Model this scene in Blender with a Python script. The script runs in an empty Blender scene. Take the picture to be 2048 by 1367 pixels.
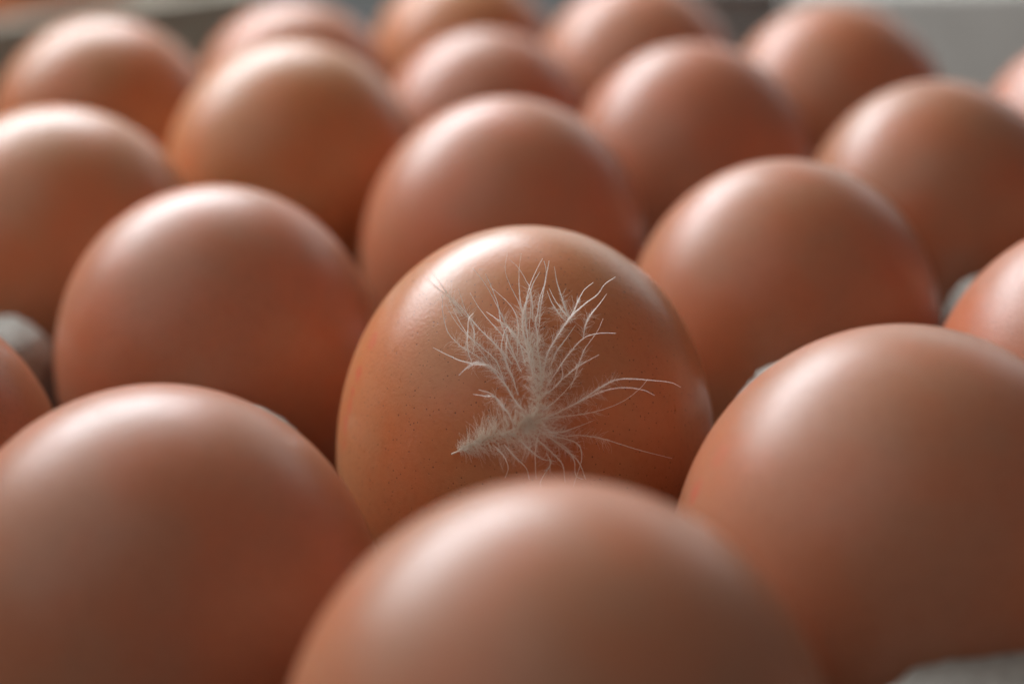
import bpy, bmesh, math, random
import numpy as np
from mathutils import Matrix, Vector, noise

random.seed(7)
rng = np.random.default_rng(11)
scene = bpy.context.scene
COL = scene.collection
MM = 0.001

# ------------------------------------------------------------------ camera
cam_d = bpy.data.cameras.new('camera')
cam = bpy.data.objects.new('camera', cam_d)
COL.objects.link(cam)
R_ = Vector((0.99980874, -0.00709723, -0.01822381))
U_ = Vector((0.01955704, 0.36282945, 0.93165032))
F_ = Vector((0.0, 0.93182854, -0.36289886))
C_ = Vector((-0.53290066, -181.80566639, 87.66943073)) * MM
cam.matrix_world = Matrix(((R_.x, U_.x, -F_.x, C_.x), (R_.y, U_.y, -F_.y, C_.y), (R_.z, U_.z, -F_.z, C_.z), (0, 0, 0, 1)))
cam_d.sensor_width = 36.0
cam_d.lens = 3403.89 / 2048 * 36.0
cam_d.clip_start = 0.01
cam_d.clip_end = 50.0
cam_d.dof.use_dof = True
cam_d.dof.focus_distance = 0.1795
cam_d.dof.aperture_fstop = 8.7
cam_d.dof.aperture_blades = 9
scene.camera = cam

# ------------------------------------------------------------------ light
world = bpy.data.worlds.new('World')
scene.world = world
world.use_nodes = True
bg = world.node_tree.nodes['Background']
bg.inputs['Color'].default_value = (0.95, 0.97, 1.0, 1)
bg.inputs['Strength'].default_value = 0.10

# one window behind and to the left: brightest pane, the rest of the glass, pale reveal and curtain round it
def window(name, loc, w, h, watts, colour):
    ld = bpy.data.lights.new(name, 'AREA')
    ld.shape = 'RECTANGLE'
    ld.size, ld.size_y = w, h
    ld.energy = watts
    ld.color = colour
    lo = bpy.data.objects.new(name, ld)
    COL.objects.link(lo)
    lo.location = Vector(loc) * MM
    lo.rotation_euler = (Vector((0, 20, 10)) * MM - lo.location).to_track_quat('-Z', 'Y').to_euler()


COOL = (0.88, 0.95, 1.0)
window('window_pane_light', (-190, 350, 262), .28, .105, 0.82, COOL)
window('window_glass_light', (-235, 380, 305), .55, .22, 2.4, COOL)
window('window_reveal_light', (-340, 560, 560), 1.1, .7, 3.0, (1.0, .985, .96))
window('left_wall_bounce_light', (-820, -120, 980), 1.9, 1.6, 7.0, (1.0, .965, .92))
window('right_rim_fill_light', (330, 980, 300), .9, .5, 1.5, (1.0, .985, .97))  # added lamp, no known window: gives the eggs their pale right-hand rims

vs = scene.view_settings
vs.view_transform = 'Standard'
vs.look = 'None'
vs.exposure = 0.0
vs.gamma = 1.0
vs.use_curve_mapping = False
cy = scene.cycles
cy.use_denoising = True
cy.denoising_input_passes = 'RGB_ALBEDO_NORMAL'
cy.max_bounces = 16
cy.diffuse_bounces = 14
cy.glossy_bounces = 4
cy.transmission_bounces = 14
cy.transparent_max_bounces = 8
cy.use_adaptive_sampling = False
cy.sample_clamp_indirect = 10.0


# ------------------------------------------------------------------ helpers
def mat(name):
    m = bpy.data.materials.new(name)
    m.use_nodes = True
    nt = m.node_tree
    b = nt.nodes['Principled BSDF']
    return m, nt, b


class NT:
    """small node-building helper"""
    def __init__(s, nt): s.nt = nt
    def n(s, t, **kw):
        nd = s.nt.nodes.new(t)
        for k, v in kw.items(): setattr(nd, k, v)
        return nd
    def l(s, a, b): s.nt.links.new(a, b)
    def math(s, op, a, b=None, clamp=False):
        nd = s.n('ShaderNodeMath', operation=op, use_clamp=clamp)
        for i, v in enumerate((a, b)):
            if v is None: continue
            if isinstance(v, (int, float)): nd.inputs[i].default_value = v
            else: s.l(v, nd.inputs[i])
        return nd.outputs[0]
    def ramp(s, v, a, b, smooth=True):
        nd = s.n('ShaderNodeMapRange', interpolation_type='SMOOTHSTEP' if smooth else 'LINEAR')
        s.l(v, nd.inputs['Value'])
        nd.inputs['From Min'].default_value = a
        nd.inputs['From Max'].default_value = b
        return nd.outputs['Result']
    def mix(s, fac, a, b, blend='MIX'):
        nd = s.n('ShaderNodeMix', data_type='RGBA', blend_type=blend)
        for sock, v in ((nd.inputs[0], fac), (nd.inputs[6], a), (nd.inputs[7], b)):
            if isinstance(v, (int, float)): sock.default_value = v
            elif isinstance(v, tuple): sock.default_value = v
            else: s.l(v, sock)
        return nd.outputs[2]
    def noise(s, vec, scale, detail=2.0, rough=0.5):
        nd = s.n('ShaderNodeTexNoise')
        nd.inputs['Scale'].default_value = scale
        nd.inputs['Detail'].default_value = detail
        nd.inputs['Roughness'].default_value = rough
        s.l(vec, nd.inputs['Vector'])
        return nd.outputs['Fac']


def link(o, parent=None):
    COL.objects.link(o)
    if parent is not None: o.parent = parent
    return o


def mesh_obj(name, verts, faces, m, parent=None, smooth=True):
    me = bpy.data.meshes.new(name)
    me.from_pydata([tuple(v) for v in verts], [], faces)
    me.update()
    if smooth: me.shade_smooth()
    me.materials.append(m)
    return link(bpy.data.objects.new(name, me), parent)


def tag(o, label=None, cat=None, group=None, kind=None):
    for k, v in (('label', label), ('category', cat), ('group', group), ('kind', kind)):
        if v: o[k] = v
    return o


def empty(name, loc=(0, 0, 0)):
    o = bpy.data.objects.new(name, None)
    o.empty_display_size = 0.01
    o.location = loc
    return link(o)


# ------------------------------------------------------------------ materials
def egg_material(name, marks=(), gloss=0.0):
    m, nt, b = mat(name)
    T = NT(nt)
    oi = T.n('ShaderNodeObjectInfo')
    tc = T.n('ShaderNodeTexCoord')
    off = T.n('ShaderNodeVectorMath', operation='SCALE')
    cmb = T.n('ShaderNodeCombineXYZ')
    T.l(oi.outputs['Random'], cmb.inputs[0]); T.l(oi.outputs['Random'], cmb.inputs[1])
    T.l(cmb.outputs[0], off.inputs[0]); off.inputs['Scale'].default_value = 37.0
    add = T.n('ShaderNodeVectorMath', operation='MULTIPLY_ADD')
    T.l(tc.outputs['Object'], add.inputs[0]); add.inputs[1].default_value = (1.0, 1.0, 1.33); T.l(off.outputs[0], add.inputs[2])
    P = add.outputs[0]                                   # 1 unit = one egg radius (22 mm)
    # shell colour: broad cloudiness, fine mottling
    col = oi.outputs['Color']
    cloud = T.noise(P, 2.2, 3.0)
    col = T.mix(T.ramp(cloud, 0.35, 0.70), col, T.mix(1.0, col, (1.10, 0.90, 0.80, 1), 'MULTIPLY'))
    fine = T.noise(P, 26.0, 3.0, 0.6)
    col = T.mix(T.ramp(fine, 0.42, 0.72), col, T.mix(1.0, col, (0.95, 0.91, 0.89, 1), 'MULTIPLY'))
    # pores: dark pin-pricks, uneven in size, denser in patches
    v = T.n('ShaderNodeTexVoronoi', feature='F1')
    v.inputs['Scale'].default_value = 50.0
    T.l(P, v.inputs['Vector'])
    sep = T.n('ShaderNodeSeparateColor'); T.l(v.outputs['Color'], sep.inputs[0])
    rad = T.math('MULTIPLY', T.math('POWER', sep.outputs[0], 2.0), 0.17)
    rad = T.math('ADD', rad, 0.075)
    dens = T.noise(P, 3.1, 1.0)
    pick = T.math('GREATER_THAN', T.math('ADD', sep.outputs[1], T.math('MULTIPLY', dens, 0.9)), 0.52)
    d = T.math('DIVIDE', v.outputs['Distance'], rad)
    pore = T.math('MULTIPLY', T.math('SUBTRACT', 1.0, T.ramp(d, 0.55, 1.15)), pick)
    col = T.mix(T.math('MULTIPLY', pore, 0.80), col, (0.10, 0.035, 0.016, 1))
    # pale specks
    v2 = T.n('ShaderNodeTexVoronoi', feature='F1'); v2.inputs['Scale'].default_value = 17.0
    T.l(P, v2.inputs['Vector'])
    sp2 = T.n('ShaderNodeSeparateColor'); T.l(v2.outputs['Color'], sp2.inputs[0])
    pale = T.math('MULTIPLY', T.math('LESS_THAN', v2.outputs['Distance'], 0.045), T.math('GREATER_THAN', sp2.outputs[2], 0.86))
    col = T.mix(T.math('MULTIPLY', pale, 0.5), col, (0.75, 0.60, 0.48, 1))
    # worn red ink of a stamp
    if marks:
        tot = None
        wob = T.n('ShaderNodeTexNoise'); wob.inputs['Scale'].default_value = 16.0
        T.l(tc.outputs['Object'], wob.inputs['Vector'])
        w1 = T.n('ShaderNodeVectorMath', operation='SCALE'); w1.inputs['Scale'].default_value = 0.05
        T.l(wob.outputs['Color'], w1.inputs[0])
        w2 = T.n('ShaderNodeVectorMath', operation='ADD')
        T.l(tc.outputs['Object'], w2.inputs[0]); T.l(w1.outputs[0], w2.inputs[1])
        for (x, y, z, sx, sy, sz, amt) in marks:
            mp = T.n('ShaderNodeMapping', vector_type='POINT')
            mp.inputs['Location'].default_value = (-(x + .025) / sx, -(y + .025) / sy, -(z + .025) / sz)
            mp.inputs['Scale'].default_value = (1 / sx, 1 / sy, 1 / sz)
            T.l(w2.outputs[0], mp.inputs[0])
            ln = T.n('ShaderNodeVectorMath', operation='LENGTH'); T.l(mp.outputs[0], ln.inputs[0])
            k = T.math('MULTIPLY', T.math('SUBTRACT', 1.0, T.ramp(ln.outputs['Value'], 0.6, 1.15)), amt)
            tot = k if tot is None else T.math('MAXIMUM', tot, k)
        worn = T.ramp(T.noise(tc.outputs['Object'], 40.0, 2.0), 0.30, 0.60)
        col = T.mix(T.math('MULTIPLY', tot, T.math('ADD', T.math('MULTIPLY', worn, 0.5), 0.5)), col, (0.62, 0.10, 0.07, 1))
    T.l(col, b.inputs['Base Color'])
    # satin bloom, slightly uneven
    rg = T.math('ADD', T.math('MULTIPLY', T.noise(P, 9.0, 3.0), 0.12), EGG_ROUGH - gloss)
    T.l(rg, b.inputs['Roughness'])
    b.inputs['IOR'].default_value = 1.5
    b.inputs['Specular IOR Level'].default_value = 0.42
    b.inputs['Subsurface Weight'].default_value = 0.30
    b.inputs['Subsurface Radius'].default_value = (1.0, 0.42, 0.22)
    b.inputs['Subsurface Scale'].default_value = 0.0022
    # grainy shell
    h = T.math('ADD', T.math('MULTIPLY', T.noise(P, 62.0, 2.0, 0.55), 1.0), T.math('MULTIPLY', T.noise(P, 21.0, 1.0), 0.35))
    h = T.math('SUBTRACT', h, T.math('MULTIPLY', pore, 0.5))
    bp = T.n('ShaderNodeBump')
    bp.inputs['Strength'].default_value = 0.5
    bp.inputs['Distance'].default_value = 0.00006
    T.l(h, bp.inputs['Height']); T.l(bp.outputs[0], b.inputs['Normal'])
    return m


EGG_ROUGH = 0.295
M_egg = egg_material('brown_shell')
M_hero = egg_material('brown_shell_stamped', [
    (-0.800, -0.26, 0.620, .035, .06, .050, .40), (-0.868, -0.285, 0.500, .03, .05, .036, .60),
    (-0.893, -0.30, 0.425, .03, .04, .025, .50), (-0.905, -0.315, 0.375, .03, .04, .040, .42), (-0.922, -0.30, 0.300, .03, .05, .04, .45),
    (-0.930, -0.33, 0.225, .03, .03, .03, .30)], gloss=0.055)
M_right = egg_material('brown_shell_ink_dot', [(-0.944, -0.059, 0.428, .05, .045, .05, .50), (-0.863, -0.078, 0.58, .05, .06, .06, .18)])


def pulp_material(name, c0, c1):
    m, nt, b = mat(name)
    T = NT(nt)
    g = T.n('ShaderNodeNewGeometry')
    P = g.outputs['Position']
    n1 = T.noise(P, 900.0, 4.0, 0.65)
    n2 = T.noise(P, 140.0, 3.0)
    col = T.mix(T.ramp(n1, 0.3, 0.7), c0, c1)
    col = T.mix(T.math('MULTIPLY', T.ramp(n2, 0.4, 0.7), 0.35), col, tuple(x * 0.8 for x in c0[:3]) + (1,))
    T.l(col, b.inputs['Base Color'])
    b.inputs['Roughness'].default_value = 0.92
    b.inputs['Specular IOR Level'].default_value = 0.15
    bp = T.n('ShaderNodeBump'); bp.inputs['Strength'].default_value = 0.8; bp.inputs['Distance'].default_value = 0.0007
    T.l(T.math('ADD', n1, n2), bp.inputs['Height']); T.l(bp.outputs[0], b.inputs['Normal'])
    return m


M_pulp = pulp_material('grey_pulp', (0.30, 0.28, 0.25, 1), (0.44, 0.415, 0.375, 1))
M_card = pulp_material('grey_card', (0.62, 0.575, 0.525, 1), (0.67, 0.625, 0.575, 1))
M_card_dark = pulp_material('dark_grey_card', (0.36, 0.37, 0.365, 1), (0.42, 0.43, 0.42, 1))
M_carton = pulp_material('beige_grey_pulp', (0.40, 0.365, 0.30, 1), (0.50, 0.46, 0.38, 1))

m, nt, b = mat('dark_table')
T = NT(nt)
tc = T.n('ShaderNodeTexCoord')
T.l(T.mix(T.noise(tc.outputs['Object'], 9.0, 4.0), (0.030, 0.031, 0.030, 1), (0.055, 0.055, 0.052, 1)), b.inputs['Base Color'])
b.inputs['Roughness'].default_value = 0.8
M_table = m

m, nt, b = mat('feather_white')
T = NT(nt)
out = nt.nodes['Material Output']
df = T.n('ShaderNodeBsdfDiffuse'); tl = T.n('ShaderNodeBsdfTranslucent'); mx = T.n('ShaderNodeMixShader')
gl = T.n('ShaderNodeBsdfGlossy'); gl.inputs['Roughness'].default_value = 0.4
df.inputs['Color'].default_value = (0.99, 0.965, 0.925, 1)
tl.inputs['Color'].default_value = (0.99, 0.965, 0.925, 1)
mx.inputs[0].default_value = 0.62
T.l(df.outputs[0], mx.inputs[1]); T.l(tl.outputs[0], mx.inputs[2])
mx2 = T.n('ShaderNodeMixShader'); mx2.inputs[0].default_value = 0.06
T.l(mx.outputs[0], mx2.inputs[1]); T.l(gl.outputs[0], mx2.inputs[2])
T.l(mx2.outputs[0], out.inputs['Surface'])
M_feather = m

m, nt, b = mat('feather_down')
T = NT(nt)
out = nt.nodes['Material Output']
df = T.n('ShaderNodeBsdfDiffuse'); tl = T.n('ShaderNodeBsdfTranslucent'); mx = T.n('ShaderNodeMixShader')
df.inputs['Color'].default_value = (0.995, 0.96, 0.90, 1)
tl.inputs['Color'].default_value = (0.995, 0.95, 0.88, 1)
mx.inputs[0].default_value = 0.55
T.l(df.outputs[0], mx.inputs[1]); T.l(tl.outputs[0], mx.inputs[2]); T.l(mx.outputs[0], out.inputs['Surface'])
M_down = m

m, nt, b = mat('feather_quill')
b.inputs['Base Color'].default_value = (0.82, 0.74, 0.62, 1)
b.inputs['Roughness'].default_value = 0.4
M_quill = m

# ------------------------------------------------------------------ ground
TABLE_Z = -33.0 * MM
tb = mesh_obj('table', [(-3, -2, TABLE_Z), (3, -2, TABLE_Z), (3, 5, TABLE_Z), (-3, 5, TABLE_Z)], [(0, 1, 2, 3)], M_table, smooth=False)
tag(tb, kind='structure')

# ------------------------------------------------------------------ tray
PITCH = 50.16
ANG = math.radians(47.538)
UU = np.array([math.cos(ANG), math.sin(ANG)]) * PITCH
VV = np.array([-math.sin(ANG), math.cos(ANG)]) * PITCH


def lat(i, j):
    return i * UU + j * VV


U0, U1, V0, V1 = -1.5, 3.5, -2.5, 3.5            # 5 by 6 cells
tray = empty('egg_tray', (0, 0, TABLE_Z))
tag(tray, 'grey moulded pulp egg tray under all the brown eggs', 'egg tray')
NPC = 22
us = np.linspace(U0 - .22, U1 + .22, int((U1 - U0 + .44) * NPC) + 1)
vs_ = np.linspace(V0 - .22, V1 + .22, int((V1 - V0 + .44) * NPC) + 1)
A, B = np.meshgrid(us, vs_, indexing='ij')


def cell_height(a, b):
    ca = a - np.round(a); cb = b - np.round(b)
    rho = np.sqrt(ca ** 2 + cb ** 2) * PITCH
    cup = -30.8 + np.clip((rho - 9.5) / 14.0, 0, 1) ** 1.35 * 22.0        # cup floor to side
    h = np.minimum(cup, -8.0)
    h = h + 0.5 * np.sin(rho * 0.9) * (rho > 12)
    inside = (a > U0) & (a < U1) & (b > V0) & (b < V1)
    edge = np.maximum(np.maximum(U0 - a, a - U1), np.maximum(V0 - b, b - V1))
    rim = -8.0 + 6.0 * np.clip(edge / .06, 0, 1) - 5.0 * np.clip((edge - .17) / .05, 0, 1)
    return np.where(inside, h, rim)


Zt = cell_height(A, B)
X = A * UU[0] + B * VV[0]; Y = A * UU[1] + B * VV[1]
nu, nv = len(us), len(vs_)
verts = np.stack([X.ravel() * MM, Y.ravel() * MM, Zt.ravel() * MM - TABLE_Z], 1)
idx = np.arange(nu * nv).reshape(nu, nv)
faces = np.stack([idx[:-1, :-1].ravel(), idx[1:, :-1].ravel(), idx[1:, 1:].ravel(), idx[:-1, 1:].ravel()], 1)
sheet = mesh_obj('cup_sheet', verts.tolist(), faces.tolist(), M_pulp, tray)
sd_ = sheet.modifiers.new('thickness', 'SOLIDIFY'); sd_.thickness = 0.0012; sd_.offset = -1


def lathe(profile, seg, wob=0.0, seed=0):
    """pulp peak: a turned profile, lumpy and fibrous all over"""
    r = random.Random(seed)
    ph = [r.uniform(0, 6.28) for _ in range(4)]
    prof = []
    for (ra, za), (rb, zb) in zip(profile[:-1], profile[1:]):
        for q in range(4): prof.append((ra + (rb - ra) * q / 4, za + (zb - za) * q / 4))
    prof.append(profile[-1])
    vs2, fs = [], []
    for k, (rad, z) in enumerate(prof):
        for s in range(seg):
            a = 2 * math.pi * s / seg
            w = 1 + wob * (math.sin(2 * a + ph[0]) * .6 + math.sin(4 * a + ph[1]) + .5 * math.sin(5 * a + ph[2] + z * .3))
            p = Vector((rad * w * math.cos(a), rad * w * math.sin(a), z + wob * 4 * math.sin(3 * a + ph[3])))
            n1 = noise.noise(p * .45 + Vector((seed, 0, 0))); n2 = noise.noise(p * 1.3); n3 = noise.noise(p * 2.9)
            d = Vector((math.cos(a), math.sin(a), .7)).normalized() * (n1 * .45 + n2 * .28 + n3 * .14)
            vs2.append((p + d) * MM)
    n = len(prof)
    for k in range(n - 1):
        for s in range(seg):
            s2 = (s + 1) % seg
            fs.append((k * seg + s, k * seg + s2, (k + 1) * seg + s2, (k + 1) * seg + s))
    fs.append(tuple(range((n - 1) * seg, n * seg)))
    return vs2, fs


post_prof = [(18.5, -20), (15.5, -12), (13.4, -5), (12.2, 0), (11.0, 4), (10.2, 7), (9.3, 9.4), (8.2, 10.8), (6.4, 11.8), (4.0, 12.3), (1.5, 12.4)]
big_prof = [(18.5, -20), (16.0, -12), (14.2, -5), (13.2, 0), (13.0, 5), (12.7, 8.0), (12.0, 9.9), (10.6, 10.9), (8.5, 11.3), (5.0, 11.4), (2, 11.3)]
POSTS = []
vsx, fsx = lathe(post_prof, 64, .02, 3)
post0 = mesh_obj('post', vsx, fsx, M_pulp, tray)
vsx, fsx = lathe(big_prof, 72, .015, 5)
postbig = mesh_obj('post', vsx, fsx, M_pulp, tray)
DROP = {(-.5, -1.5): (2.2, 1.22), (-.5, 1.5): (4.4, .95), (1.5, -.5): (3.2, .95), (.5, -.5): (1.0, 1.0), (-.5, .5): (3.8, 1.0)}   # some peaks are crushed lower
first = True
for i in np.arange(U0, U1 + .1):
    for j in np.arange(V0, V1 + .1):
        if (i, j) == (-.5, -1.5):
            o = postbig
        elif first:
            o = post0; first = False
        else:
            o = post0.copy(); COL.objects.link(o); o.parent = tray
        p = lat(i, j) + (np.array([3.5, 1.5]) if o is postbig else 0)
        edge = i in (U0, U1) or j in (V0, V1)
        dz, sc = DROP.get((i, j), (3.0, .88))
        if edge: dz = 5.0
        o.location = (p[0] * MM, p[1] * MM, -TABLE_Z - dz * MM)
        o.scale = (sc, sc, 1)
        o.rotation_euler = (0, 0, ANG + random.choice((0, 1, 2, 3)) * math.pi / 2)

# ------------------------------------------------------------------ eggs
EGGS = {
 'A': (0.57, -0.48, -0.72, 21.95, 1.392, -3.6, 2.7),
 'B': (2.35, -69.55, 1.58, 22.33, 1.305, -1.3, 0.4),
 'C': (-34.78, -38.05, -1.32, 21.66, 1.294, 1.8, -0.5),
 'D': (36.43, -33.48, 0.57, 22.23, 1.310, 2.8, 5.3),
 'E': (-40.07, 32.67, -1.97, 21.72, 1.294, -0.5, -0.7),
 'F': (36.17, 36.70, -1.40, 21.49, 1.322, -0.8, 3.4),
 'G': (-1.99, 70.98, -0.49, 22.23, 1.301, 1.3, 6.5),
 'H': (-70.14, 69.11, 0.03, 22.24, 1.291, -0.9, 2.3),
 'I': (-38.07, 105.45, 1.30, 22.66, 1.304, 0.5, 3.9),
 'J': (31.87, 108.22, 0.16, 21.60, 1.320, -0.7, -2.5),
 'K': (66.59, 75.61, 0.50, 20.83, 1.346, -2.2, -0.8),
 'L': (-77.66, 138.93, 0.51, 22.27, 1.300, -0.5, 0.1),
 'M': (-4.93, 141.60, -2.21, 21.64, 1.265, -0.7, 0.9),
 'N': (63.27, 145.13, 0.17, 22.14, 1.275, -0.5, -0.3),
 'O': (-45.25, 175.05, -1.41, 21.50, 1.254, 0.1, -1.6),
 'P': (27.20, 178.57, -0.26, 22.21, 1.257, 0.1, -0.1),
 'Q': (-10.55, 212.28, -1.25, 21.68, 1.252, 0.0, -0.1),
 'R': (70.94, 3.24, 0.34, 22.13, 1.279, -0.8, 0.6),
 'S': (-73.74, -4.97, -1.60, 21.39, 1.253, 0.8, -2.2),
 'T': (103.36, 110.66, 0.56, 21.95, 1.284, 0.5, 1.2),
}

nz, ns = 96, 128
ev, ef = [], []
K = 0.11
ev.append((0, 0, 1.0))
for a in range(1, nz):
    z = math.cos(math.pi * a / nz)
    r = math.sqrt(1 - z * z) * (1 + K * z)
    for s in range(ns):
        t = 2 * math.pi * s / ns
        ev.append((r * math.cos(t), r * math.sin(t), z))
ev.append((0, 0, -1.0))
for s in range(ns):
    ef.append((0, 1 + s, 1 + (s + 1) % ns))
for a in range(nz - 2):
    for s in range(ns):
        s2 = (s + 1) % ns
        ef.append((1 + a * ns + s, 1 + (a + 1) * ns + s, 1 + (a + 1) * ns + s2, 1 + a * ns + s2))
last = len(ev) - 1
for s in range(ns):
    ef.append((last, 1 + (nz - 2) * ns + (s + 1) % ns, 1 + (nz - 2) * ns + s))

GROUP = 'brown eggs standing in the tray'
LABELS = {
    'A': 'sharply focused tan brown egg with a white feather stuck on its front',
    'B': 'large blurred brown egg nearest the camera, below the feathered egg',
    'C': 'brown egg cropped at the lower left, with a bright white sheen on top',
    'D': 'dark brown egg at the lower right with a faint red ink dot',
    'E': 'brown egg left of the feathered egg, directly behind the lower left egg',
    'F': 'brown egg right behind the feathered egg, to its upper right',
    'G': 'reddish centre egg directly behind the feathered egg',
    'H': 'pale orange brown egg cut by the left edge, below the blurred top left egg',
    'I': 'tall orange brown egg between the pale left-edge egg and the reddish centre egg',
    'J': 'reddish brown egg between the reddish centre egg and the upper right eggs',
    'K': 'brown egg cut by the right edge, in front of the pale grey box',
    'L': 'blurred orange brown egg at the top left in front of the beige carton',
    'M': 'small pinkish egg with a round white highlight behind the reddish centre egg',
    'N': 'blurred brown egg at the top right, standing right before the pale grey box',
    'O': 'blurred egg with pinkish white top peeking from behind the tall orange egg',
    'P': 'blurred brown egg at the top edge, right of the small pinkish egg',
    'Q': 'farthest dim brown egg, cut by the top edge behind the small pinkish egg',
    'R': 'egg cut by the right edge beside the grey pulp post, in focus with visible pores',
    'S': 'sliver of a dark brown egg at the left edge beside a grey pulp post',
    'T': 'sliver of a pale blurred egg at the far upper right edge',
    'h1': 'brown egg just past the left frame edge behind the pale left-edge egg',
    'h2': 'brown egg past the left frame edge beside the left pulp post',
    'h3': 'brown egg past the right frame edge behind the pore-marked egg',
    'h4': 'brown egg past the right frame edge beside the lower right egg',
}
BASE = (0.485, 0.202, 0.108)
TINT = {'A': (1.10, 1.15, 1.00), 'B': (1.0, 1.05, 1.10), 'C': (1.0, 1.0, 1.04), 'D': (.96, .98, 1.02), 'E': (1.02, 1.03, 1.10),
        'F': (.92, .91, .90), 'G': (.98, .94, .96), 'H': (1.08, 1.16, 1.08), 'I': (1.06, 1.12, .94), 'J': (.90, .86, .90), 'K': (.86, .88, .88),
        'L': (.96, .96, .82), 'M': (.88, .88, .96), 'N': (.88, .86, .84), 'O': (.94, .94, .96), 'P': (.92, .92, .96), 'Q': (.95, .96, .82),
        'R': (.98, .88, .90), 'S': (.90, .82, .76), 'T': (1.0, .95, 1.05)}
for nm, ij in (('h1', (0, 3)), ('h2', (-1, 2)), ('h3', (2, -1)), ('h4', (0, -2))):
    p = lat(*ij); EGGS[nm] = (p[0], p[1], 0.0, 21.9, 1.29, 1.0, -1.5)
egg0 = mesh_obj('egg', ev, ef, M_egg)


def rot(rx, ry):
    return Matrix.Rotation(math.radians(rx), 4, 'X') @ Matrix.Rotation(math.radians(ry), 4, 'Y')


def place_egg(o, rec, tint, spin):
    x, y, z, R, e, rx, ry = rec
    o.matrix_world = Matrix.Translation(Vector((x, y, z)) * MM) @ rot(rx, ry) @ Matrix.Rotation(spin, 4, 'Z') @ Matrix.Diagonal((R * MM, R * MM, R * e * MM, 1))
    o.color = tuple(BASE[k] * tint[k] for k in range(3)) + (1,)


for n, (k, rec) in enumerate(EGGS.items()):
    o = egg0 if n == 0 else link(egg0.copy())
    if k in 'AD':
        o.material_slots[0].link = 'OBJECT'
        o.material_slots[0].material = M_hero if k == 'A' else M_right
    elif n:
        o.material_slots[0].link = 'OBJECT'
        o.material_slots[0].material = M_egg
    place_egg(o, rec, TINT.get(k, (1, 1, 1)), 0.0 if k in 'AD' else random.uniform(0, 6.28))
    tag(o, LABELS[k], 'egg', GROUP)

# ------------------------------------------------------------------ things behind the tray
def open_box(name, m, cx, cy, w, d, z0, z1, th, ang, label, cat):
    """low open box of four walls, a base and a rolled lip"""
    root = empty(name, (cx * MM, cy * MM, z0 * MM))
    root.rotation_euler = (0, 0, ang)
    tag(root, label, cat)
    h = (z1 - z0) * MM; w *= MM; d *= MM; th *= MM
    def block(nm, x0, x1, y0, y1, za, zb, bev):
        bm = bmesh.new()
        bmesh.ops.create_cube(bm, size=1)
        for v in bm.verts:
            v.co = Vector(((x0 + x1) / 2 + v.co.x * (x1 - x0), (y0 + y1) / 2 + v.co.y * (y1 - y0), (za + zb) / 2 + v.co.z * (zb - za)))
        bmesh.ops.bevel(bm, geom=list(bm.edges), offset=bev, segments=2, affect='EDGES')
        me = bpy.data.meshes.new(nm); bm.to_mesh(me); bm.free(); me.materials.append(m)
        return link(bpy.data.objects.new(nm, me), root)
    block('base', -w / 2, w / 2, -d / 2, d / 2, 0.0003, th, th * .2)
    block('wall', -w / 2, w / 2, -d / 2, -d / 2 + th, th, h, th * .2)
    block('wall', -w / 2, w / 2, d / 2 - th, d / 2, th, h, th * .2)
    block('wall', -w / 2, -w / 2 + th, -d / 2 + th, d / 2 - th, th, h, th * .2)
    block('wall', w / 2 - th, w / 2, -d / 2 + th, d / 2 - th, th, h, th * .2)
    e = .003
    for (x0, x1, y0, y1) in ((-w / 2 - e, w / 2 + e, -d / 2 - e, -d / 2 + th), (-w / 2 - e, w / 2 + e, d / 2 - th, d / 2 + e),
                             (-w / 2 - e, -w / 2 + th, -d / 2 + th, d / 2 - th), (w / 2 - th, w / 2 + e, -d / 2 + th, d / 2 - th)):
        block('lip', x0, x1, y0, y1, h, h + .002, .0006)
    return root


grey_box = empty('sloped_box', (131 * MM, 332 * MM, -33 * MM))  # grey box, its sides made sloping so the front catches more light
grey_box.rotation_euler = (0, 0, math.radians(-3))
tag(grey_box, 'pale grey box behind the tray at the upper right, its sides sloped to catch light', 'carton lid')
bm = bmesh.new()
rings = []
for (w_, d_, z_) in ((106, 62, 0.4), (106, 62, 3.0), (101, 57, 3.2), (87, 41, 37.0), (85, 39, 38.0)):
    rings.append([bm.verts.new((x * w_ * MM, y * d_ * MM, z_ * MM)) for x, y in ((-1, -1), (1, -1), (1, 1), (-1, 1))])
for ra, rb in zip(rings[:-1], rings[1:]):
    for s in range(4): bm.faces.new((ra[s], ra[(s + 1) % 4], rb[(s + 1) % 4], rb[s]))
bm.faces.new(rings[-1])
me = bpy.data.meshes.new('sloped_shell'); bm.to_mesh(me); bm.free(); me.materials.append(M_card)
link(bpy.data.objects.new('sloped_shell', me), grey_box)
open_box('small_box', M_card_dark, 52, 243, 28, 34, -33, 17, 2, math.radians(-2), 'small darker grey box glimpsed between two far eggs, left of the pale sloped box', 'box')
ctn = open_box('egg_carton', M_carton, -165, 270, 170, 90, -33, 8, 3, ANG - math.radians(8), 'beige grey pulp carton behind the tray at the upper left', 'carton')
oU = link(egg0.copy())
oU.material_slots[0].link = 'OBJECT'; oU.material_slots[0].material = M_egg
place_egg(oU, (-127, 290, 2.0, 22.0, 1.29, 2, 3), (1.0, .92, .85), 1.0)
tag(oU, 'dim brown egg in the beige carton, cut off at the top left corner', 'egg')

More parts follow.
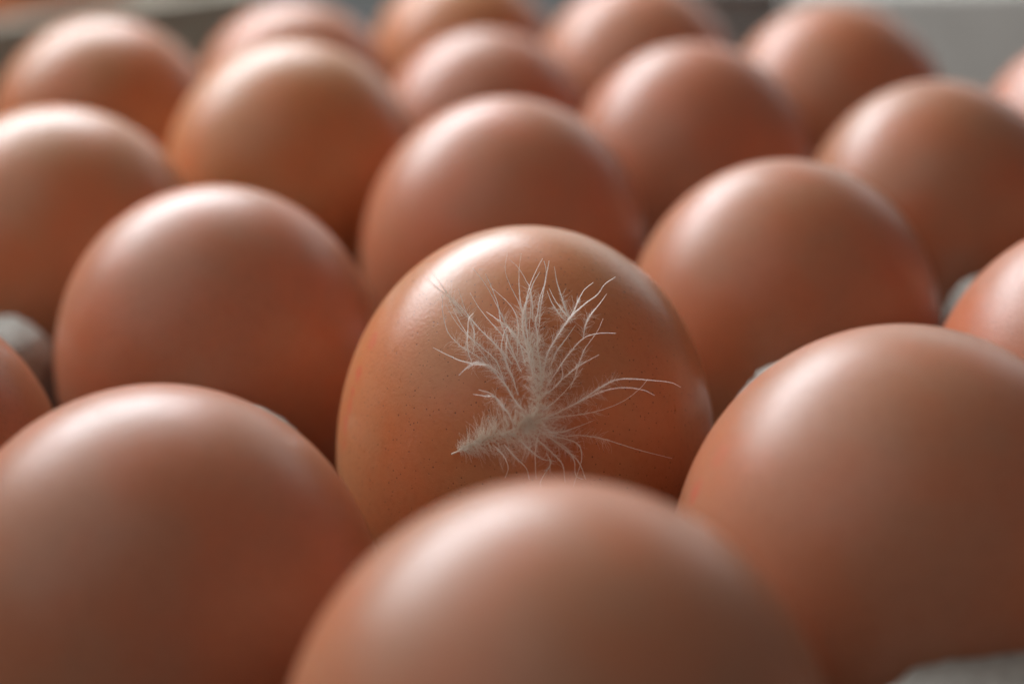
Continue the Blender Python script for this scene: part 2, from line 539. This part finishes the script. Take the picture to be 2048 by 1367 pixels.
# ------------------------------------------------------------------ feather
BARBS = [
 ([[-2.68,-17.24,20.25],[-4.04,-16.03,21.44],[-5.58,-15.03,22.07],[-6.51,-14.28,22.63],[-7.36,-13.27,23.42],[-7.83,-11.61,24.8],[-7.88,-10.63,25.77],[-7.82,-10.19,26.45]], 0.16),
 ([[-1.33,-18.03,19.23],[-2.2,-16.64,21.16],[-3.56,-15.64,22.27],[-5.09,-14.49,23.34],[-6.16,-13.07,24.65],[-7.18,-10.88,26.19]], 0.16),
 ([[-2.67,-16.78,20.73],[-4.49,-14.79,22.62],[-5.41,-14.05,23.35],[-6.64,-12.65,24.5],[-7.5,-11.26,25.66]], 0.14),
 ([[-4.65,-15.79,21.86],[-4.48,-14.93,23.0],[-4.61,-14.04,24.15],[-5.45,-12.46,25.56],[-6.15,-10.29,27.12]], 0.14),
 ([[-0.7,-17.5,19.99],[-1.43,-16.28,21.65],[-2.63,-15.25,22.93],[-4.3,-13.8,24.22],[-5.53,-12.42,25.39],[-7.03,-10.61,26.42]], 0.19),
 ([[0.09,-17.74,21.22],[-1.1,-16.05,22.71],[-1.54,-15.0,23.47],[-2.75,-13.96,24.58],[-3.97,-12.63,25.76],[-4.89,-11.18,26.91]], 0.19),
 ([[0.37,-18.5,20.7],[-0.5,-16.8,22.34],[-1.08,-15.36,23.43],[-1.67,-14.18,24.64],[-1.95,-12.87,26.14],[-2.54,-11.47,27.46],[-3.22,-9.97,28.6]], 0.22),
 ([[0.84,-18.5,21.35],[0.14,-16.26,23.42],[-1.06,-14.6,24.46],[-1.8,-12.96,25.51],[-2.56,-11.6,26.68],[-3.48,-9.96,27.77],[-4.58,-8.18,28.59]], 0.19),
 ([[-0.05,-17.23,21.84],[0.06,-15.74,23.22],[0.16,-14.83,23.86],[0.04,-13.88,24.98],[-0.56,-12.97,25.98],[-1.62,-12.07,26.83],[-2.77,-11.1,27.58]], 0.16),
 ([[1.43,-19.26,20.99],[0.89,-16.89,23.33],[0.62,-15.34,24.37],[0.59,-13.54,25.51],[0.08,-12.43,26.59],[-0.67,-11.09,27.78],[-1.11,-9.54,28.9],[-0.84,-7.33,30.06]], 0.2),
 ([[1.71,-14.86,24.82],[1.69,-12.7,26.16],[1.43,-10.88,27.33],[1.21,-10.62,27.74],[0.31,-8.94,28.83],[-0.69,-7.87,29.49]], 0.13),
 ([[1.29,-18.9,21.5],[1.07,-16.15,24.02],[0.81,-13.93,25.48],[0.46,-12.74,26.2],[0.34,-11.39,27.54],[0.38,-9.65,28.91],[0.66,-7.69,30.06]], 0.25),
 ([[1.73,-19.26,20.98],[1.48,-17.52,22.58],[0.76,-15.94,23.78],[0.65,-14.22,24.93],[0.99,-13.03,26.3],[1.42,-11.73,27.63],[2.17,-10.18,28.89],[2.91,-8.84,29.82]], 0.24),
 ([[0.95,-14.61,24.75],[1.08,-12.65,26.16],[1.82,-11.1,27.73],[2.55,-10.4,28.87]], 0.19),
 ([[2.38,-19.9,19.93],[2.36,-18.46,21.46],[2.1,-16.98,22.84],[2.14,-15.69,23.82],[1.95,-14.59,24.72],[2.2,-14.08,25.51],[2.47,-12.96,26.73],[2.97,-11.85,27.8],[3.25,-10.57,28.84],[3.06,-9.34,29.74]], 0.31),
 ([[2.3,-15.96,24.57],[2.52,-13.58,25.81],[2.98,-11.35,27.3],[3.34,-9.95,28.62],[3.61,-9.11,29.65]], 0.28),
 ([[1.32,-18.14,22.5],[1.36,-16.38,23.44],[1.33,-14.67,24.43],[1.52,-13.65,25.85],[1.55,-12.74,27.17]], 0.11),
 ([[5.91,-13.43,24.2],[5.25,-12.57,25.22],[4.9,-11.69,26.23],[4.41,-10.32,27.57],[4.16,-8.69,28.84]], 0.19),
 ([[5.75,-13.5,24.06],[5.39,-13.0,24.71],[5.0,-13.08,25.24],[4.11,-12.3,26.3],[3.52,-11.64,27.39]], 0.19),
 ([[5.45,-13.44,24.21],[4.68,-13.26,24.82],[3.79,-12.44,26.02],[3.28,-11.79,27.2]], 0.19),
 ([[5.11,-14.33,24.22],[5.6,-13.65,24.78],[6.09,-13.09,25.39],[6.59,-12.3,26.25],[7.25,-11.47,27.09],[8.25,-10.78,27.68]], 0.25),
 ([[2.54,-19.73,20.18],[2.73,-18.74,21.08],[2.99,-17.69,21.96],[3.48,-16.67,22.69],[4.29,-15.48,23.53],[5.26,-14.5,24.62],[6.22,-13.68,25.44],[7.34,-12.85,26.1],[8.64,-11.78,26.68],[9.49,-10.51,27.36],[10.7,-9.11,27.65]], 0.38),
 ([[6.92,-15.08,22.82],[7.11,-14.4,23.55],[7.37,-13.8,24.31],[7.94,-13.19,25.06],[8.75,-12.51,25.78],[9.61,-11.57,26.61]], 0.28),
 ([[5.39,-18.1,18.45],[5.88,-17.5,19.35],[6.34,-17.61,21.04],[6.98,-16.99,22.42],[7.64,-15.99,23.0],[8.48,-14.74,23.65],[9.1,-13.98,24.75]], 0.19),
 ([[2.9,-20.02,19.64],[3.7,-18.96,20.33],[4.5,-17.76,21.14],[5.45,-17.19,22.2],[6.4,-16.33,22.99],[7.35,-15.65,23.45],[8.74,-15.53,23.7],[10.4,-15.47,23.64]], 0.28),
 ([[0.29,-21.03,17.67],[-0.59,-20.12,18.61],[-1.17,-19.24,19.4],[-1.92,-18.38,20.05],[-2.67,-17.65,20.75],[-3.58,-17.33,21.13],[-4.79,-17.27,21.3],[-6.01,-17.1,21.58],[-7.39,-16.6,22.07],[-8.8,-15.88,22.59]], 0.31),
 ([[-3.27,-17.31,21.12],[-4.34,-17.09,21.3],[-5.25,-17.71,20.99],[-6.11,-18.81,20.61]], 0.25),
 ([[-4.81,-16.45,21.13],[-5.11,-15.8,21.87],[-5.25,-15.14,22.77],[-5.15,-14.49,23.84],[-5.06,-13.86,24.92],[-4.54,-13.95,25.63]], 0.16),
 ([[-0.52,-17.1,20.98],[-1.42,-16.29,21.99],[-2.62,-15.51,23.03],[-3.83,-14.74,24.07],[-4.97,-13.83,25.24]], 0.22),
 ([[1.57,-19.52,20.6],[1.32,-17.63,21.97],[0.43,-16.44,22.83],[-0.46,-15.95,23.81],[-0.98,-15.85,24.76]], 0.25),
 ([[0.13,-16.84,22.99],[-0.61,-15.16,24.0],[-1.36,-14.36,24.53],[-2.27,-14.11,25.12],[-3.18,-13.93,25.76]], 0.28),
 ([[0.02,-19.56,18.52],[-0.26,-18.77,19.18],[-0.55,-18.64,20.29],[-1.13,-17.73,21.41],[-1.18,-16.88,22.55],[-0.99,-16.17,24.07]], 0.16),
 ([[-0.55,-17.87,19.8],[-1.13,-17.09,20.98],[-1.64,-16.3,22.49],[-1.38,-15.45,23.8],[-0.98,-15.43,24.6]], 0.16),
 ([[2.0,-20.08,19.68],[1.75,-18.16,20.86],[1.55,-17.45,22.22],[1.8,-17.26,23.45]], 0.28),
 ([[3.41,-18.79,21.41],[4.09,-16.82,22.25],[5.03,-16.14,23.27],[6.18,-14.43,24.24]], 0.22),
 ([[3.66,-19.87,19.56],[4.92,-18.72,20.2],[6.29,-18.79,21.35],[8.49,-17.29,22.01]], 0.22),
 ([[-1.47,-18.04,19.56],[-2.07,-17.54,20.36],[-2.97,-17.42,20.99],[-3.88,-17.55,21.23],[-4.78,-18.03,21.44]], 0.28),
 ([[-4.78,-12.78,24.18],[-6.68,-9.97,25.51],[-8.64,-7.17,26.23],[-10.21,-3.53,26.44]], 0.08),
 ([[-5.73,-11.87,24.52],[-7.16,-9.19,25.74],[-8.15,-7.1,26.54],[-9.19,-4.54,26.94]], 0.08),
 ([[2.08,-21.67,16.58],[3.91,-20.85,17.0],[6.24,-19.61,17.74],[8.51,-19.71,19.29],[10.02,-19.75,20.1],[11.58,-19.0,19.92],[14.0,-17.46,19.06],[16.18,-15.61,17.99],[17.39,-14.52,16.97]], 0.14),
 ([[2.38,-21.59,16.7],[4.84,-20.4,17.28],[6.96,-20.34,18.36],[9.21,-20.67,19.44],[11.24,-19.71,19.23],[13.14,-18.7,18.44],[14.27,-18.13,17.63]], 0.14),
 ([[2.38,-21.59,16.7],[4.67,-20.75,16.61],[6.22,-19.95,16.39],[8.55,-19.06,16.45],[10.89,-18.21,17.03],[12.64,-17.29,17.94],[13.68,-16.76,18.94]], 0.06),
 ([[2.07,-21.79,15.97],[4.63,-21.44,14.69],[6.18,-20.71,14.4],[8.49,-20.13,13.76],[10.8,-19.9,12.84],[13.15,-19.41,11.8],[16.21,-17.9,10.23]], 0.13),
 ([[-0.64,-21.74,16.34],[-1.08,-20.57,16.99],[-1.81,-20.82,18.1],[-2.7,-19.78,18.82],[-4.06,-19.58,19.26]], 0.38),
 ([[-1.52,-19.61,17.4],[-2.41,-19.35,18.3],[-3.62,-19.54,18.58],[-4.68,-19.51,18.75]], 0.41),
 ([[1.32,-21.81,16.33],[2.22,-21.85,16.66],[2.92,-24.06,16.64],[3.79,-24.28,15.75]], 0.14),
 ([[2.37,-21.49,15.83],[1.9,-21.55,14.54],[1.64,-22.37,13.27],[1.66,-23.6,11.01]], 0.19),
 ([[2.21,-21.53,15.19],[3.88,-21.21,14.51],[5.56,-20.9,13.84],[6.31,-21.12,13.25],[6.46,-21.71,12.18],[6.09,-22.44,11.2],[5.44,-23.38,9.65]], 0.14),
 ([[2.79,-21.42,12.8],[3.23,-21.75,11.77],[2.6,-22.26,10.85],[2.12,-22.82,10.12],[2.33,-23.41,9.57]], 0.16),
 ([[2.37,-21.4,15.13],[3.72,-21.23,14.03],[4.78,-21.16,13.3],[5.67,-21.61,11.98],[5.79,-22.25,10.61],[6.54,-22.54,10.23]], 0.25),
 ([[-2.79,-22.24,14.3],[-1.62,-21.89,12.77],[-1.19,-21.83,11.4],[-1.51,-22.54,10.57]], 0.13),
 ([[-1.59,-22.41,14.35],[-0.41,-22.03,12.65],[0.64,-21.99,11.43],[0.99,-22.83,10.49]], 0.16),
 ([[2.37,-21.4,15.13],[4.2,-20.63,14.74],[6.21,-20.06,15.11],[7.74,-19.97,15.7]], 0.25),
 ([[3.29,-20.62,14.09],[4.79,-20.95,12.87],[6.13,-21.43,11.72],[6.85,-22.33,10.12]], 0.28),
 ([[1.75,-21.55,14.55],[3.25,-21.34,12.92],[4.44,-21.82,11.61],[4.7,-22.86,10.08]], 0.31),
 ([[0.23,-22.26,14.57],[1.27,-21.79,13.17],[2.32,-21.88,12.35],[3.82,-22.48,12.27]], 0.28),
 ([[2.12,-20.68,18.61],[3.68,-19.12,19.07],[4.64,-18.08,19.93],[4.5,-17.92,21.51]], 0.31),
 ([[2.4,-21.28,17.39],[4.11,-19.59,18.1],[5.54,-18.16,19.12],[6.8,-17.53,20.65]], 0.22),
]
SHAFT = [[-7.08,-19.68,12.06],[-6.55,-20.05,12.46],[-6.04,-20.39,12.91],[-4.79,-21.02,13.69],[-3.4,-21.54,14.57],[-1.87,-22.05,15.27],[-0.35,-22.22,15.97],[0.87,-22.16,16.82],[1.63,-21.92,17.68],[2.11,-21.22,18.68],[2.34,-20.4,19.8],[2.33,-19.39,21.01],[2.22,-18.26,22.19],[1.96,-16.92,23.46]]

HC = np.array(EGGS['A'][:3]); HR = EGGS['A'][3]; HE = EGGS['A'][4]
HM = np.array(rot(EGGS['A'][5], EGGS['A'][6]).to_3x3())


def shell_normal(p):
    q = (p - HC) @ HM
    n = q / np.array([HR ** 2, HR ** 2, (HR * HE) ** 2])
    n = n @ HM.T
    return n / np.linalg.norm(n)


def shell_gap(p):
    """approximate height of p above the shell, mm"""
    q = (p - HC) @ HM
    z = np.clip(q[2] / (HR * HE), -.999, .999)
    r = HR * math.sqrt(1 - z * z) * (1 + K * z)
    return math.hypot(q[0], q[1]) - r


def keep_off(p, gap):
    for _ in range(3):
        g = shell_gap(p)
        if g < gap: p = p + shell_normal(p) * (gap - g) * 0.8
        else: break
    return p


def resample(pts, step):
    pts = np.array(pts, float)
    # Catmull-Rom through the points
    ext = np.vstack([2 * pts[0] - pts[1], pts, 2 * pts[-1] - pts[-2]])
    out_ = []
    for i in range(1, len(ext) - 2):
        p0, p1, p2, p3 = ext[i - 1], ext[i], ext[i + 1], ext[i + 2]
        n = max(2, int(np.linalg.norm(p2 - p1) / step))
        for t in np.arange(n) / n:
            out_.append(.5 * ((2 * p1) + (-p0 + p2) * t + (2 * p0 - 5 * p1 + 4 * p2 - p3) * t * t + (-p0 + 3 * p1 - 3 * p2 + p3) * t ** 3))
    out_.append(ext[-2])
    return np.array(out_)


class Strands:
    def __init__(s): s.v = []; s.f = []
    def tube(s, pts, r0, r1, sides=4):
        n = len(pts); b0 = len(s.v)
        T_ = np.gradient(pts, axis=0)
        ref = shell_normal(pts[0])
        for i in range(n):
            t = T_[i] / (np.linalg.norm(T_[i]) + 1e-9)
            a = np.cross(t, ref); a /= np.linalg.norm(a) + 1e-9
            c = np.cross(a, t)
            r = r0 + (r1 - r0) * i / (n - 1)
            for k in range(sides):
                w = 2 * math.pi * k / sides
                s.v.append(tuple((pts[i] + r * (math.cos(w) * a + math.sin(w) * c)) * MM))
        for i in range(n - 1):
            for k in range(sides):
                k2 = (k + 1) % sides
                s.f.append((b0 + i * sides + k, b0 + i * sides + k2, b0 + (i + 1) * sides + k2, b0 + (i + 1) * sides + k))
        s.f.append(tuple(b0 + (n - 1) * sides + k for k in range(sides)))
    def hair(s, p0, d, ln, bend, r):
        """three-sided tapering hair with one bend"""
        b0 = len(s.v)
        a = np.cross(d, bend + np.array([.01, .02, .013])); a /= np.linalg.norm(a) + 1e-9
        c = np.cross(a, d)
        p1 = p0 + d * ln * .55
        p2 = p1 + (d + bend) * ln * .45
        for p, rr in ((p0, r), (p1, r * .8)):
            for k in range(3):
                w = 2.0944 * k
                s.v.append(tuple((p + rr * (math.cos(w) * a + math.sin(w) * c)) * MM))
        s.v.append(tuple(p2 * MM))
        for k in range(3):
            k2 = (k + 1) % 3
            s.f.append((b0 + k, b0 + k2, b0 + 3 + k2, b0 + 3 + k))
            s.f.append((b0 + 3 + k, b0 + 3 + k2, b0 + 6))
    def build(s, name, m, parent):
        o = mesh_obj(name, s.v, s.f, m, parent)
        return o


feather = empty('feather', tuple(np.array(SHAFT[0]) * MM))
tag(feather, 'small fluffy white down feather stuck to the front of the focused egg', 'feather')


def fix(o):
    o.matrix_parent_inverse = Matrix.Translation(-Vector(feather.location))
    return o


# quill: bare calamus end, then the curving shaft
sh = resample(SHAFT, .15)
q = Strands()
ncal = 8
q.tube(sh[:ncal + 1], .10, .085, 8)
fix(q.build('quill', M_quill, feather))
q = Strands()
q.tube(sh[ncal:], .075, .02, 6)
fix(q.build('shaft', M_quill, feather))

# each barb is a thin flat rib fringed with barbules; most ribs stand more or less upright, so the window shines through them
for bi, (pts, w) in enumerate(BARBS):
    c = resample(pts, .06)
    wob = rng.normal(0, .012, (len(c), 3))
    for k in range(3): wob[:, k] = np.convolve(wob[:, k], np.ones(9) / 9, 'same')
    c = c + wob * 1.5
    S = Strands()
    n = len(c)
    T_ = np.gradient(c, axis=0); T_ /= np.linalg.norm(T_, axis=1)[:, None] + 1e-9
    face = np.array([-.22, .95, .15]) + rng.normal(0, .22, 3)
    half = .042 + .12 * min(w, .40)
    twist = rng.uniform(-.5, .5)
    b0 = len(S.v)
    sides = []
    for i in range(n):
        t = i / (n - 1)
        f = face - T_[i] * (face @ T_[i]); f /= np.linalg.norm(f) + 1e-9
        s = np.cross(f, T_[i])
        an = twist * (t - .5)
        s, f = s * math.cos(an) + f * math.sin(an), f * math.cos(an) - s * math.sin(an)
        sides.append((s, f))
        hw = half * (.55 + .45 * min(1, t * 4)) * (1 - .62 * t ** 2) * (1 + .22 * math.sin(i * .7 + bi) * math.sin(i * .23))
        for q, h in ((-1, 0), (0, .35), (1, 0)):
            S.v.append(tuple((c[i] + s * hw * q + f * hw * h) * MM))
    for i in range(n - 1):
        for q in (0, 1):
            S.f.append((b0 + i * 3 + q, b0 + i * 3 + q + 1, b0 + i * 3 + 4 + q, b0 + i * 3 + 3 + q))
    for i in range(2, n - 1):
        t = i / n
        s, f = sides[i]
        for sgn in (-1, 1):
            if rng.random() > .85: continue
            th = math.radians(46 - 24 * t + rng.normal(0, 9))
            d = T_[i] * math.cos(th) + sgn * s * math.sin(th) + f * rng.normal(0, .22)
            d /= np.linalg.norm(d)
            env = (.40 + .75 * math.exp(-((t - .40) / .26) ** 2)) * (1 - .5 * t ** 3)
            ln = w * .95 * env * rng.uniform(.4, 1.3)
            if t < .5 and rng.random() < .25: ln *= 2.4
            ln = min(ln, (n - i) * .06 * 1.1 + .08)
            p1 = c[i] + d * ln * .55; p2 = p1 + (d + T_[i] * .45 + rng.normal(0, .16, 3)) * ln * .45
            e = np.cross(f, d) * (.015 if t < .45 else .019)
            k0 = len(S.v)
            S.v += [tuple((c[i] - e) * MM), tuple((c[i] + e) * MM), tuple((p1 + e * .8) * MM), tuple((p1 - e * .8) * MM), tuple(p2 * MM)]
            S.f += [(k0, k0 + 1, k0 + 2, k0 + 3), (k0 + 3, k0 + 2, k0 + 4)]
    fix(S.build('barb', M_feather, feather))

# down: loose plumulaceous fluff round the shaft
D = Strands()


def strand(p, d, ln, r, curl, droop, seg=5):
    pts = [p]
    step = ln / seg
    dd = d.copy()
    for i in range(seg):
        dd = dd + curl * rng.normal(0, 1, 3) + droop * step
        N = shell_normal(pts[-1])
        dd = dd - N * (dd @ N) * .35
        dd /= np.linalg.norm(dd)
        pts.append(keep_off(pts[-1] + dd * step, .06))
    D.tube(np.array(pts), r, r * .4, 3)


m_ = len(sh)
Tsh = np.gradient(sh, axis=0); Tsh /= np.linalg.norm(Tsh, axis=1)[:, None]
for i in range(ncal, m_):
    t = (i - ncal) / (m_ - ncal)
    N = shell_normal(sh[i]); side = np.cross(N, Tsh[i])
    lower = t < .5
    grow = min(1, t * 3.2)
    for tuft in range((5 if t < .22 else 3) if lower else (4 if t < .78 else 2)):
        sgn = 1 if rng.random() < .5 else -1
        th0 = rng.uniform(10, 86) if lower else rng.uniform(15, 95)
        nz0 = rng.uniform(.0, 1.0)
        ln0 = (1.35 + 1.6 * grow) * rng.uniform(.45, 1.2) if lower else rng.uniform(.7, 2.6)
        p0 = sh[i] + side * rng.normal(0, (.06 + .42 * grow) if lower else .38) + N * abs(rng.normal(0, .18))
        for k in range(4 if lower else 3):
            th = math.radians(th0 + rng.normal(0, 7))
            d = Tsh[i] * math.cos(th) + sgn * side * math.sin(th) + N * (nz0 + rng.normal(0, .08))
            d /= np.linalg.norm(d)
            strand(keep_off(p0 + rng.normal(0, .035, 3), .08), d, ln0 * rng.uniform(.7, 1.15), .017, .15 if lower else .24, Tsh[i] * .05, 6)
# loose curls under the bend of the shaft
bend_pt = sh[int(m_ * .5)]
for k in range(230):
    N = shell_normal(bend_pt); T0 = Tsh[int(m_ * .4)]; side = np.cross(N, T0)
    th = math.radians(rng.uniform(-120, 20))
    d = T0 * math.cos(th) + side * math.sin(th) + N * rng.uniform(0, .8)
    p = bend_pt + T0 * rng.normal(.3, .7) + side * rng.normal(-.1, .35)
    strand(keep_off(p, .1), d / np.linalg.norm(d), rng.uniform(1.2, 4.4), .0155, .26, -side * .03, 9)
# fluff along the lower part of every long barb
for (pts, w) in BARBS:
    c = resample(pts, .12)
    n = len(c)
    T_ = np.gradient(c, axis=0); T_ /= np.linalg.norm(T_, axis=1)[:, None] + 1e-9
    for i in range(1, int(n * .5)):
        N = shell_normal(c[i]); side = np.cross(N, T_[i])
        for k in range(2):
            if rng.random() < .45 * i / n * 2: continue
            sgn = rng.choice((-1, 1))
            th = math.radians(rng.uniform(20, 75))
            d = T_[i] * math.cos(th) + sgn * side * math.sin(th) + N * rng.uniform(-.2, .4)
            d /= np.linalg.norm(d)
            strand(c[i], d, rng.uniform(.5, 1.7), .0125, .22, T_[i] * .1, 4)
dn = fix(D.build('down', M_down, feather))
dn['kind'] = 'stuff'
